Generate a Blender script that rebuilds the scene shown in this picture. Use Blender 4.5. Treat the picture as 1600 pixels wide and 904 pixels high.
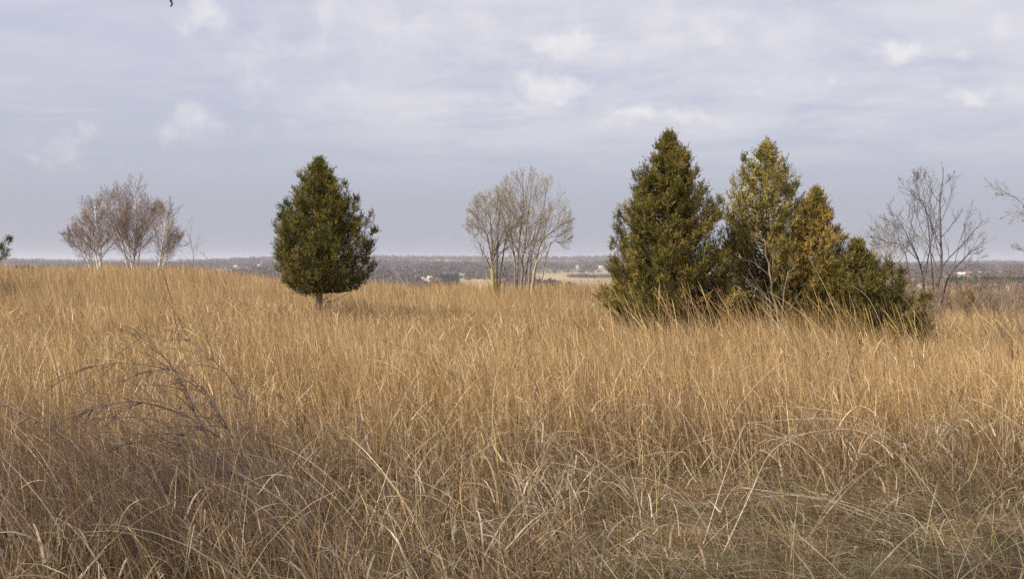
import bpy, math, random
import numpy as np
from mathutils import Vector

for o in list(bpy.data.objects): bpy.data.objects.remove(o)
S = bpy.context.scene
COL = S.collection
R = math.radians
rng = np.random.default_rng(7)
random.seed(7)

# ------------------------------------------------------------------ camera
EYE = 1.62
F = 1570.0                       # focal length in pixels of the 1600 px wide photo
HZ = 410.0                       # eye-level row
cam = bpy.data.objects.new('camera', bpy.data.cameras.new('camera')); COL.objects.link(cam)
cam.data.sensor_width = 36.0; cam.data.lens = 36.0*F/1600.0
cam.data.clip_start = 0.05; cam.data.clip_end = 20000
PITCH = math.atan((452-HZ)/F)
cam.location = (0, 0, EYE); cam.rotation_euler = (R(90)-PITCH, 0, 0)
S.camera = cam

# ------------------------------------------------------------------ sky + sun
SUN_EL, SUN_AZ = R(41), R(238)   # azimuth clockwise from +Y (view direction)
w = bpy.data.worlds.new("World"); S.world = w; w.use_nodes = True
nt = w.node_tree; N = nt.nodes; Lk = nt.links; N.clear()
def nd(tp, **k):
    n = N.new(tp)
    for a, b in k.items(): setattr(n, a, b)
    return n
def mth(op, a, b=None, c=None, clamp=False):
    n = nd('ShaderNodeMath', operation=op); n.use_clamp = clamp
    for i, v in enumerate((a, b, c)):
        if v is None: continue
        if isinstance(v, (int, float)): n.inputs[i].default_value = v
        else: Lk.new(v, n.inputs[i])
    return n.outputs[0]
def mixc(f, a, b):
    n = nd('ShaderNodeMix', data_type='RGBA')
    for i, v in ((0, f), (6, a), (7, b)):
        if isinstance(v, (int, float)): n.inputs[i].default_value = v
        elif isinstance(v, tuple): n.inputs[i].default_value = v+(1,)
        else: Lk.new(v, n.inputs[i])
    return n.outputs[2]
out = nd('ShaderNodeOutputWorld'); bg = nd('ShaderNodeBackground'); bg.inputs[1].default_value = 0.10
Lk.new(bg.outputs[0], out.inputs[0])
sky = nd('ShaderNodeTexSky', sky_type='NISHITA'); sky.sun_disc = False
sky.sun_elevation = SUN_EL; sky.sun_rotation = SUN_AZ; sky.air_density = 1.0; sky.dust_density = 2.5; sky.ozone_density = 1.5
tc = nd('ShaderNodeTexCoord'); D = tc.outputs['Generated']
sep = nd('ShaderNodeSeparateXYZ'); Lk.new(D, sep.inputs[0])
dx, dy, dz = sep.outputs
zz = mth('ADD', mth('MAXIMUM', dz, 0.0), 0.10)
comb = nd('ShaderNodeCombineXYZ')
Lk.new(mth('DIVIDE', dx, zz), comb.inputs[0]); Lk.new(mth('DIVIDE', dy, zz), comb.inputs[1]); comb.inputs[2].default_value = 3.7
def noise(vec, scale, detail=5, rough=.55, dist=0.0):
    n = nd('ShaderNodeTexNoise'); Lk.new(vec, n.inputs['Vector']); n.inputs['Scale'].default_value = scale
    n.inputs['Detail'].default_value = detail; n.inputs['Roughness'].default_value = rough; n.inputs['Distortion'].default_value = dist
    return n.outputs['Fac']
def ramp(v, lo, hi):
    n = nd('ShaderNodeMapRange', interpolation_type='SMOOTHSTEP'); Lk.new(v, n.inputs[0])
    n.inputs[1].default_value = lo; n.inputs[2].default_value = hi
    return n.outputs[0]
K = 10.0                                     # colours below are radiances / strength
def C(r, g, b): return (r*K, g*K, b*K)
base_hi, base_lo = C(.425, .438, .548), C(.352, .362, .428)
elev = ramp(dz, 0.0, 0.22)
veil = mixc(elev, base_lo, base_hi)
col = mixc(0.86, sky.outputs[0], veil)
soft = noise(comb.outputs[0], 1.5, 8, .62, .3)
side = ramp(dx, -0.34, -0.02)
softm = mth('MULTIPLY', ramp(soft, .22, .68), mth('MULTIPLY_ADD', side, .58, .30))
softm = mth('MULTIPLY', softm, ramp(dz, 0.05, 0.17))
col = mixc(mth('MULTIPLY', softm, .9), col, C(.600, .592, .622))
sc2 = nd('ShaderNodeMapping'); sc2.inputs['Scale'].default_value = (1.4, 3.0, 1); Lk.new(comb.outputs[0], sc2.inputs[0])
streak = noise(sc2.outputs[0], 1.1, 7, .6, .4)
col = mixc(mth('MULTIPLY', ramp(streak, .46, .74), mth('MULTIPLY', ramp(dz, .07, .17), .30)), col, C(.615, .605, .625))
# separate bright puffs, each at its own direction in the sky
puffs = [(700, 60, 200, 60, .42), (450, 60, 150, 60, .42), (980, 70, 160, 50, .38), (430, 205, 60, 16, .5), (1200, 140, 90, 24, .3), (50, 250, 50, 14, .4), (140, 215, 30, 14, .5), (335, 22, 55, 34, .9), (392, 132, 32, 48, .55), (310, 198, 62, 22, .5), (380, 60, 90, 60, .35), (100, 232, 80, 22, .45), (480, 172, 60, 22, .35),
         (868, 62, 62, 22, .75), (862, 136, 48, 20, .85), (810, 160, 55, 14, .5), (750, 100, 50, 18, .35), (1400, 92, 40, 20, 1.0), (1508, 158, 46, 12, .7),
         (1030, 188, 110, 12, .7), (1100, 35, 160, 24, .5), (1075, 128, 22, 10, .5), (1560, 40, 40, 22, .45), (1310, 70, 46, 24, .35),
         (640, 190, 120, 9, .4), (600, 25, 220, 60, .5), (540, 110, 120, 50, .3), (1590, 150, 30, 16, .6), (1495, 88, 20, 12, .5), (1285, 142, 16, 8, .45)]
cp, sp = math.cos(PITCH), math.sin(PITCH)
acc = None
fine = noise(D, 26, 5, .55, .3)
# ragged edges: the puff coordinates are displaced by noise in the sky direction
nv = nd('ShaderNodeTexNoise'); Lk.new(D, nv.inputs['Vector']); nv.inputs['Scale'].default_value = 22; nv.inputs['Detail'].default_value = 5; nv.inputs['Roughness'].default_value = .6
nvs = nd('ShaderNodeSeparateColor'); Lk.new(nv.outputs['Color'], nvs.inputs[0])
wx_ = mth('ADD', mth('DIVIDE', dx, mth('MAXIMUM', dy, .05)), mth('MULTIPLY', mth('SUBTRACT', nvs.outputs[0], .5), .10))
wz_ = mth('ADD', mth('DIVIDE', dz, mth('MAXIMUM', dy, .05)), mth('MULTIPLY', mth('SUBTRACT', nvs.outputs[1], .5), .06))
for (px, py, sx, sy, amp) in puffs:
    X = (px-800)/F; Z = (HZ-py)/F                       # about tangent plane coordinates around the horizon
    a = mth('DIVIDE', mth('SUBTRACT', wx_, X), sx*1.2/F)
    b = mth('DIVIDE', mth('SUBTRACT', wz_, Z), sy*1.2/F)
    d2 = mth('ADD', mth('MULTIPLY', a, a), mth('MULTIPLY', b, b))
    g = mth('MULTIPLY', mth('EXPONENT', mth('MULTIPLY', d2, -.9)), amp)
    acc = g if acc is None else mth('MAXIMUM', acc, g)
pm = ramp(mth('ADD', acc, mth('MULTIPLY', mth('SUBTRACT', fine, .5), 2.1)), .05, 1.15)
pm = mth('MULTIPLY', pm, mth('MINIMUM', mth('MULTIPLY', acc, 1.6), 1.0))
col = mixc(mth('MULTIPLY', pm, .62), col, C(.74, .715, .70))
Lk.new(col, bg.inputs[0])

sd = bpy.data.lights.new('sun', 'SUN'); sd.energy = 5.0; sd.angle = R(1.0); sd.color = (1.0, .90, .76)
sun = bpy.data.objects.new('sun', sd); COL.objects.link(sun)
toSun = Vector((math.sin(SUN_AZ)*math.cos(SUN_EL), math.cos(SUN_AZ)*math.cos(SUN_EL), math.sin(SUN_EL)))
sun.rotation_euler = toSun.to_track_quat('Z', 'Y').to_euler()

S.view_settings.view_transform = 'Standard'; S.view_settings.look = 'None'
S.view_settings.exposure = 0.38; S.view_settings.gamma = 1.0; S.view_settings.use_curve_mapping = False
try:
    S.cycles.max_bounces = 5; S.cycles.diffuse_bounces = 3; S.cycles.glossy_bounces = 1
    S.cycles.transmission_bounces = 3; S.cycles.transparent_max_bounces = 4; S.cycles.volume_bounces = 1
    S.cycles.use_denoising = False; S.cycles.use_adaptive_sampling = False
except Exception: pass

# ------------------------------------------------------------------ helpers
def tag(o, label=None, cat=None, group=None, kind=None):
    if label: o['label'] = label
    if cat: o['category'] = cat
    if group: o['group'] = group
    if kind: o['kind'] = kind
    return o
def empty(name, loc, label, cat, group=None):
    o = bpy.data.objects.new(name, None); COL.objects.link(o); o.location = loc; o.empty_display_size = .2
    return tag(o, label, cat, group)
def mesh_obj(name, V, Fc, mat, parent=None, colors=None, smooth=False):
    """V (n,3) world coordinates, Fc (m,k) faces; parent offset is removed so parts sit in their thing's space"""
    V = np.asarray(V, dtype=np.float32).reshape(-1, 3)
    if parent is not None: V = V - np.array(parent.location, dtype=np.float32)
    Fc = np.asarray(Fc, dtype=np.int32); k = Fc.shape[1]
    me = bpy.data.meshes.new(name)
    me.vertices.add(len(V)); me.vertices.foreach_set('co', V.ravel())
    me.loops.add(Fc.size); me.loops.foreach_set('vertex_index', Fc.ravel())
    me.polygons.add(len(Fc))
    me.polygons.foreach_set('loop_start', np.arange(0, Fc.size, k, dtype=np.int32))
    if smooth: me.polygons.foreach_set('use_smooth', np.ones(len(Fc), dtype=bool))
    me.update(calc_edges=True)
    if colors is not None:
        at = me.color_attributes.new('Col', 'FLOAT_COLOR', 'POINT')
        c4 = np.ones((len(V), 4), dtype=np.float32); c4[:, :3] = colors
        at.data.foreach_set('color', c4.ravel())
    me.materials.append(mat)
    o = bpy.data.objects.new(name, me); COL.objects.link(o)
    if parent is not None: o.parent = parent
    return o

def smooth(a, b, x):
    t = np.clip((np.asarray(x, dtype=float)-a)/(b-a), 0, 1); return t*t*(3-2*t)
_ph = np.random.default_rng(99)
_W = [(_ph.uniform(0, 2*np.pi), _ph.uniform(0, 2*np.pi), _ph.uniform(.7, 1.4)) for _ in range(60)]
def wav(x, y, lam, k0=0, n=7):
    """smooth pseudo-noise in about -1..1 with feature size lam"""
    s = 0
    for i in range(n):
        a, p, f = _W[(k0+i) % 60]
        s = s + np.sin((x*math.cos(a)+y*math.sin(a))*2*np.pi*f/lam + p + 1.3*np.sin((x*math.sin(a)-y*math.cos(a))*2*np.pi*.6/lam+p*2))
    return s/(n**.5*1.2)

# ------------------------------------------------------------------ terrain
_r  = [0, 30, 45, 60, 90, 150, 300, 600, 900, 1100, 1250, 1500, 2000, 2700, 3500, 4200, 9000]
_zc = [0, 0, -.05, -.9, -3.6, -9, -18, -25, -24, -22.5, -20.5, -17, -10, -1.5, 7, 2, -30]
_zl = [0, .15, .5, .72, .3, -4, -14, -24, -24, -23, -21, -17, -12, -7, -2.5, -6, -40]
_zr = [0, -.15, -.6, -1.3, -2.6, -4.3, -6.6, -9.5, -11.5, -13, -13.5, -14, -14, -14, -12, -6, -30]
def gh(x, y):
    x = np.asarray(x, dtype=float); y = np.asarray(y, dtype=float)
    r = np.hypot(x, y); yy = np.maximum(y, 0.0); front = smooth(-.2, .25, y/np.maximum(r, .1))
    t = x/np.maximum(yy, np.maximum(3.0, .05*r))
    c = np.interp(r, _r, _zc); l = np.interp(r, _r, _zl); rt = np.interp(r, _r, _zr)
    wl = smooth(-.14, -.30, t) if False else 1-smooth(-.34, -.13, t)
    wr = smooth(.14, .38, t)
    z = c*(1-wl-wr)+l*wl+rt*wr
    z = z*front + (-.02*np.maximum(r-20, 0)**.9*0.3)*(1-front)
    z = z + wav(x, y, 9, 3)*.045*smooth(2, 8, r) + wav(x, y, 420, 11)*smooth(300, 1500, r)*1.4+wav(x, y, 700, 37)*smooth(1500, 2200, r)*3 + wav(x, y, 1300, 21)*smooth(1800, 3400, r)*9.5
    return z
def at(px, py, d):
    """point seen at photo pixel px,py at depth d along +Y (metres)"""
    a = np.array([(px-800)/F, 1.0, 0.0]);
    # pitch corrected vertical slope
    s = math.tan(math.atan((452-py)/F)-PITCH)
    return np.array([(px-800)/F*d, d, EYE + s*d])
def ground(px, d):
    x = (px-800)/F*d
    return np.array([x, d, float(gh(x, d))])

# ------------------------------------------------------------------ materials
def mat_new(name):
    m = bpy.data.materials.new(name); m.use_nodes = True; t = m.node_tree
    for n in list(t.nodes): t.nodes.remove(n)
    o = t.nodes.new('ShaderNodeOutputMaterial'); return m, t, o
def mat_attr(name, trans=.25, gloss=.05, grough=.45, noise_amt=.25, scale=30):
    m, t, o = mat_new(name); n = t.nodes; l = t.links
    a = n.new('ShaderNodeAttribute'); a.attribute_name = 'Col'
    tx = n.new('ShaderNodeTexNoise'); tx.inputs['Scale'].default_value = scale; tx.inputs['Detail'].default_value = 2
    g = n.new('ShaderNodeTexCoord'); l.new(g.outputs['Object'], tx.inputs['Vector'])
    mr = n.new('ShaderNodeMapRange'); l.new(tx.outputs['Fac'], mr.inputs[0]); mr.inputs[3].default_value = 1-noise_amt; mr.inputs[4].default_value = 1+noise_amt
    mx = n.new('ShaderNodeVectorMath'); mx.operation = 'SCALE'; l.new(a.outputs['Color'], mx.inputs[0]); l.new(mr.outputs[0], mx.inputs['Scale'])
    d = n.new('ShaderNodeBsdfDiffuse'); l.new(mx.outputs[0], d.inputs[0])
    tr = n.new('ShaderNodeBsdfTranslucent'); l.new(mx.outputs[0], tr.inputs[0])
    s1 = n.new('ShaderNodeMixShader'); s1.inputs[0].default_value = trans; l.new(d.outputs[0], s1.inputs[1]); l.new(tr.outputs[0], s1.inputs[2])
    last = s1
    if gloss > 0:
        gl = n.new('ShaderNodeBsdfGlossy'); gl.inputs['Roughness'].default_value = grough; gl.inputs[0].default_value = (.9, .88, .82, 1)
        s2 = n.new('ShaderNodeMixShader'); s2.inputs[0].default_value = gloss; l.new(s1.outputs[0], s2.inputs[1]); l.new(gl.outputs[0], s2.inputs[2]); last = s2
    l.new(last.outputs[0], o.inputs[0]); return m
def mat_bark(name, c1, c2, scale=18, stretch=.25):
    m, t, o = mat_new(name); n = t.nodes; l = t.links
    g = n.new('ShaderNodeTexCoord'); mp = n.new('ShaderNodeMapping'); mp.inputs['Scale'].default_value = (1, 1, stretch)
    l.new(g.outputs['Object'], mp.inputs[0])
    tx = n.new('ShaderNodeTexNoise'); tx.inputs['Scale'].default_value = scale; tx.inputs['Detail'].default_value = 5; l.new(mp.outputs[0], tx.inputs['Vector'])
    cr = n.new('ShaderNodeValToRGB'); cr.color_ramp.elements[0].position = .35; cr.color_ramp.elements[1].position = .65
    cr.color_ramp.elements[0].color = c1+(1,); cr.color_ramp.elements[1].color = c2+(1,); l.new(tx.outputs['Fac'], cr.inputs[0])
    b = n.new('ShaderNodeBsdfPrincipled'); b.inputs['Roughness'].default_value = .85; l.new(cr.outputs[0], b.inputs['Base Color'])
    bp = n.new('ShaderNodeBump'); bp.inputs['Strength'].default_value = .5; bp.inputs['Distance'].default_value = .01; l.new(tx.outputs['Fac'], bp.inputs['Height']); l.new(bp.outputs[0], b.inputs['Normal'])
    l.new(b.outputs[0], o.inputs[0]); return m
M_grass = mat_attr('dry_grass', .22, .05)
M_cedar = mat_attr('cedar_foliage', .25, 0, .5, .2, 12)
M_far = mat_attr('far_wood', .1, 0, .5, .2, .05)
M_bud = mat_attr('spring_buds', .3, 0)
M_cedbark = mat_bark('cedar_bark', (.16, .12, .10), (.34, .28, .23), 30, .15)
M_cedlimb = mat_bark('cedar_limb', (.07, .05, .04), (.15, .12, .095), 30, .3)
M_bark = mat_bark('grey_brown_bark', (.13, .105, .09), (.28, .235, .20))
M_dark = mat_bark('dark_bark', (.055, .045, .042), (.13, .11, .10))
M_birch = mat_bark('birch_bark', (.36, .32, .28), (.82, .78, .72), 6, 1.6)
M_birchtwig = mat_bark('birch_twig', (.20, .14, .105), (.33, .235, .185))
M_lichen = mat_bark('lichen_bark', (.20, .17, .10), (.50, .43, .09), 9, .6)
_t = M_lichen.node_tree; _b = [n for n in _t.nodes if n.type == 'BSDF_PRINCIPLED'][0]; _cl = _b.inputs['Base Color'].links[0].from_socket
_o = _t.nodes.new('ShaderNodeTexCoord'); _s = _t.nodes.new('ShaderNodeSeparateXYZ'); _t.links.new(_o.outputs['Object'], _s.inputs[0])
_m = _t.nodes.new('ShaderNodeMapRange'); _m.inputs[1].default_value = 1.1; _m.inputs[2].default_value = 1.8; _t.links.new(_s.outputs[2], _m.inputs[0])
_x = _t.nodes.new('ShaderNodeMix'); _x.data_type = 'RGBA'; _t.links.new(_m.outputs[0], _x.inputs[0]); _t.links.new(_cl, _x.inputs[6]); _x.inputs[7].default_value = (.22, .17, .12, 1); _t.links.new(_x.outputs[2], _b.inputs['Base Color'])
M_twig = mat_bark('pale_twig', (.18, .14, .095), (.30, .24, .165))
M_scrub = mat_bark('scrub_twigs', (.17, .12, .085), (.31, .235, .165), 2, 1)
M_straw = mat_bark('straw_stem', (.40, .31, .19), (.62, .52, .36), 20, .2)
M_cane = mat_bark('bramble_cane', (.12, .085, .07), (.26, .19, .16), 20, .3)

def mat_ground():
    m, t, o = mat_new('ground_litter'); n = t.nodes; l = t.links
    g = n.new('ShaderNodeNewGeometry')
    def nz(s, dt, rough=.6):
        x = n.new('ShaderNodeTexNoise'); x.inputs['Scale'].default_value = s; x.inputs['Detail'].default_value = dt; x.inputs['Roughness'].default_value = rough
        l.new(g.outputs['Position'], x.inputs['Vector']); return x.outputs['Fac']
    def rp(v, a, b, ca, cb):
        r = n.new('ShaderNodeValToRGB'); r.color_ramp.elements[0].position = a; r.color_ramp.elements[1].position = b
        r.color_ramp.elements[0].color = ca+(1,); r.color_ramp.elements[1].color = cb+(1,); l.new(v, r.inputs[0]); return r.outputs[0]
    litter = rp(nz(38, 6, .7), .35, .68, (.05, .036, .02), (.27, .20, .11))
    moss = rp(nz(60, 5), .35, .7, (.035, .045, .015), (.13, .15, .05))
    gm = n.new('ShaderNodeMapRange'); l.new(nz(1.1, 4), gm.inputs[0]); gm.inputs[1].default_value = .50; gm.inputs[2].default_value = .66
    mx = n.new('ShaderNodeMix'); mx.data_type = 'RGBA'; l.new(gm.outputs[0], mx.inputs[0]); l.new(litter, mx.inputs[6]); l.new(moss, mx.inputs[7])
    # beyond the hill: straw coloured fields and pasture
    far = rp(nz(.004, 4), .42, .60, (.36, .27, .17), (.25, .22, .12))
    ln = n.new('ShaderNodeVectorMath'); ln.operation = 'LENGTH'; l.new(g.outputs['Position'], ln.inputs[0])
    fm = n.new('ShaderNodeMapRange'); l.new(ln.outputs['Value'], fm.inputs[0]); fm.inputs[1].default_value = 20; fm.inputs[2].default_value = 90
    m2 = n.new('ShaderNodeMix'); m2.data_type = 'RGBA'; l.new(fm.outputs[0], m2.inputs[0]); l.new(mx.outputs[2], m2.inputs[6]); l.new(far, m2.inputs[7])
    b = n.new('ShaderNodeBsdfPrincipled'); b.inputs['Roughness'].default_value = .95; b.inputs['Specular IOR Level'].default_value = .1
    l.new(m2.outputs[2], b.inputs['Base Color'])
    bp = n.new('ShaderNodeBump'); bp.inputs['Strength'].default_value = .8; bp.inputs['Distance'].default_value = .03; l.new(nz(30, 5), bp.inputs['Height']); l.new(bp.outputs[0], b.inputs['Normal'])
    l.new(b.outputs[0], o.inputs[0]); return m

# ------------------------------------------------------------------ ground sheet (polar grid, to the horizon)
radii = np.concatenate([[0.01], np.geomspace(.6, 7000, 230)])
angs = np.concatenate([np.linspace(-42, 42, 260, endpoint=False), np.linspace(42, 318, 120, endpoint=False)])*np.pi/180
RR, AA = np.meshgrid(radii, angs, indexing='ij')
GX, GY = RR*np.sin(AA), RR*np.cos(AA); GZ = gh(GX, GY)
nr, na = RR.shape
idx = np.arange(nr*na).reshape(nr, na); i0 = idx[:-1]; i1 = idx[1:]
Fg = np.stack([i0, np.roll(i0, -1, 1), np.roll(i1, -1, 1), i1], -1).reshape(-1, 4)[:, ::-1]
tag(mesh_obj('ground', np.stack([GX, GY, GZ], -1), Fg, mat_ground(), smooth=True), kind='structure')

# ------------------------------------------------------------------ grass blades
def blades(x, y, h, az, th0, kap, wd, c0, c1, seg=4, zoff=0.0, bulge=0.0, taper=.6, roll=None, kink=0.0):
    """ribbons: start angle th0 from vertical, bending by kap towards azimuth az along the length"""
    n = len(x); t = np.linspace(0, 1, seg+1)[None, :]
    tm = (t[:, 1:]+t[:, :-1])/2
    th = th0[:, None]+kap[:, None]*tm**1.5
    if kink:
        g2 = np.random.default_rng(n+seg); has = (g2.random((n, 1)) < kink)
        th = th + has*g2.normal(0, 1.15, (n, 1))*(tm > g2.uniform(.25, .85, (n, 1)))
    ds = h[:, None]/seg
    hx = np.concatenate([np.zeros((n, 1)), np.cumsum(np.sin(th)*ds, 1)], 1)
    hz = np.concatenate([np.zeros((n, 1)), np.cumsum(np.cos(th)*ds, 1)], 1)
    hz = np.maximum(hz, .015)
    az2 = az[:, None]+np.random.default_rng(n).normal(0, .25, (n, 1))*t
    P = np.stack([x[:, None]+hx*np.cos(az2), y[:, None]+hx*np.sin(az2), gh(x, y)[:, None]+zoff+hz], -1)
    if roll is None: roll = rng.uniform(0, np.pi, n)
    # width direction: horizontal, random roll about the blade
    wa = roll[:, None]+t*rng.normal(0, .8, (n, 1))
    W = np.stack([np.cos(wa), np.sin(wa), np.sin(wa*2)*.35], -1)
    prof = (1-t)**taper*.95+.05
    if np.any(bulge): prof = prof + np.asarray(bulge).reshape(-1, 1)*np.exp(-((t-.88)/.08)**2)
    W = W*(wd[:, None]*prof)[..., None]*.5
    V = np.stack([P-W, P+W], 2)                         # n,seg+1,2,3
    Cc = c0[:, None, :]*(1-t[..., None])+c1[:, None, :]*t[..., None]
    Cc = np.repeat(Cc[:, :, None, :], 2, 2)
    b = np.arange(n)[:, None]*(seg+1)*2+np.arange(seg)[None, :]*2
    Fc = np.stack([b, b+1, b+3, b+2], -1).reshape(-1, 4)
    return V.reshape(-1, 3), Fc, Cc.reshape(-1, 3)
def merge(parts):
    V, Fc, Cc, o = [], [], [], 0
    for v, f, c in parts: V.append(v); Fc.append(f+o); Cc.append(c); o += len(v)
    return np.concatenate(V), np.concatenate(Fc), np.concatenate(Cc)
GOLD = np.array([[.54, .38, .17], [.60, .45, .23], [.50, .34, .14], [.42, .27, .12], [.66, .53, .32], [.34, .205, .10]])*np.array([.93, .90, .82])
GREY = np.array([[.47, .33, .18], [.58, .44, .26], [.34, .225, .12], [.68, .55, .36], [.40, .265, .145], [.23, .14, .075]])
GREEN = np.array([[.10, .16, .04], [.14, .19, .05], [.20, .22, .08]])
def pick(pal, n, p=None, var=.12):
    c = pal[rng.choice(len(pal), n, p=p)]
    return c*np.clip(1+rng.normal(0, var*1.5, (n, 1)), .4, 1.7)
def wedge(n, r0, r1, half=38):
    r = np.sqrt(rng.uniform(r0*r0, r1*r1, n)); a = R(half)*rng.uniform(-1, 1, n)
    return r*np.sin(a), r*np.cos(a)
def clumped(x, y, lam, amt, k0):
    v = .5+.5*wav(x, y, lam, k0); return rng.uniform(0, 1, len(x)) < (1-amt)+amt*np.clip(v, 0, 1)

# where the tall stand begins, as a distance that wanders with direction
def stand_edge(x, y):
    t = x/np.maximum(y, .5)
    return 7.0+.5*wav(x*1.0, y*0+3, 2.5, 31)+1.1*smooth(-.05, .2, t)-.4*smooth(-.3, -.5, t)
def keep_away(x, y, spots):
    k = np.ones(len(x), bool)
    for (cx, cy, r) in spots: k &= np.hypot(x-cx, y-cy) > r
    return k
LOW = []        # places where the grass stays short: (x, y, radius, factor)
p500 = ground(498, 20.5)

def tall(n, r0, r1, seg, wbase, hmul=1.0, palp=None, lean=.12):
    x, y = wedge(n, r0, r1)
    e = stand_edge(x, y); r = np.hypot(x, y)
    k = (r > e+rng.normal(0, .35, n)) & clumped(x, y, 1.1, .75, 5)
    x, y, r = x[k], y[k], r[k]; n = len(x)
    h = hmul*(.68+.13*wav(x, y, 5, 8)+.11*wav(x, y, 1.5, 14)+rng.normal(0, .13, n))
    h *= 1-.25*smooth(.16, .3, x/y)*smooth(16, 24, r)
    tallr = rng.random(n) < .035; h = np.where(tallr, h*1.35, h)
    h = np.clip(h, .2, 1.4)
    # general lean towards upper left, wandering over the field
    az = np.pi + .5*wav(x, y, 4, 40)+rng.normal(0, 1.1, n)
    th0 = np.abs(rng.normal(lean, .09, n)); kap = np.abs(rng.normal(.25, .28, n))
    wd = wbase*rng.uniform(.6, 1.3, n)*np.maximum(1, r/11)
    patch = np.clip(.5+.5*wav(x, y, 3.2, 45)+rng.normal(0, .25, n), 0, 1)[:, None]
    c = pick(GOLD, n, [.28, .22, .18, .13, .09, .10]); c2 = pick(GREY, n)
    tone = (1+.10*wav(x, y, 9, 51)+.13*wav(x, y, 2.2, 55))[:, None]
    c = c*tone*(1-.35*patch)+c2*.35*patch*np.array([1.15, 1., .9])
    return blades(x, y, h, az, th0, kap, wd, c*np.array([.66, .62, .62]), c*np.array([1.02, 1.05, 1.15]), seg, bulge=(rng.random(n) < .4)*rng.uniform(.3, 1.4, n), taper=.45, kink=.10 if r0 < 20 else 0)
def leaves_mid(n, r0, r1, seg, wbase):
    """dead leaves hanging from the stems"""
    x, y = wedge(n, r0, r1); r = np.hypot(x, y)
    k = (r > stand_edge(x, y)+rng.normal(0, .4, n)); x, y, r = x[k], y[k], r[k]; n = len(x)
    h = rng.uniform(.15, .42, n)
    az = rng.uniform(0, 2*np.pi, n); th0 = rng.uniform(.1, .7, n); kap = rng.uniform(.5, 2.6, n)
    wd = wbase*rng.uniform(.6, 1.4, n)*np.maximum(1, r/10)
    c = pick(np.vstack([GOLD, GREY]), n)
    return blades(x, y, h, az, th0, kap, wd, c*.9, c, seg, zoff=rng.uniform(.05, .55, n)[:, None], kink=.4)
def emergent(n, px0, px1, d0, d1):
    d = rng.uniform(d0, d1, n); x = (rng.uniform(px0, px1, n)-800)/F*d; c = pick(GOLD, n)*1.1
    return blades(x, d, rng.uniform(.95, 1.5, n), np.pi+rng.normal(0, .6, n), np.abs(rng.normal(.12, .1, n)), rng.uniform(.1, 1.1, n), .0062*rng.uniform(.6, 1.2, n), c*.8, c, 8, taper=.3, bulge=rng.uniform(0, 1.2, n))
parts = [emergent(420, 960, 1470, 10, 15.5), emergent(260, -50, 1650, 9, 22), tall(72000, 5.5, 12, 5, .0052), leaves_mid(26000, 5.5, 13, 4, .007),
         tall(185000, 12, 26, 3, .0037), leaves_mid(26000, 13, 24, 3, .008)]
V_, F_, C_ = merge(parts)
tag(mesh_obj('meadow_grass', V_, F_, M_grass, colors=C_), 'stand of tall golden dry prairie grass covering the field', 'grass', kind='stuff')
parts = [tall(210000, 26, 50, 2, .0048), tall(150000, 50, 95, 2, .0060, 1.0)]
V_, F_, C_ = merge(parts)
tag(mesh_obj('hilltop_grass', V_, F_, M_grass, colors=C_), 'tan dry grass on the hill crest up to the skyline', 'grass', kind='stuff')

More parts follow.
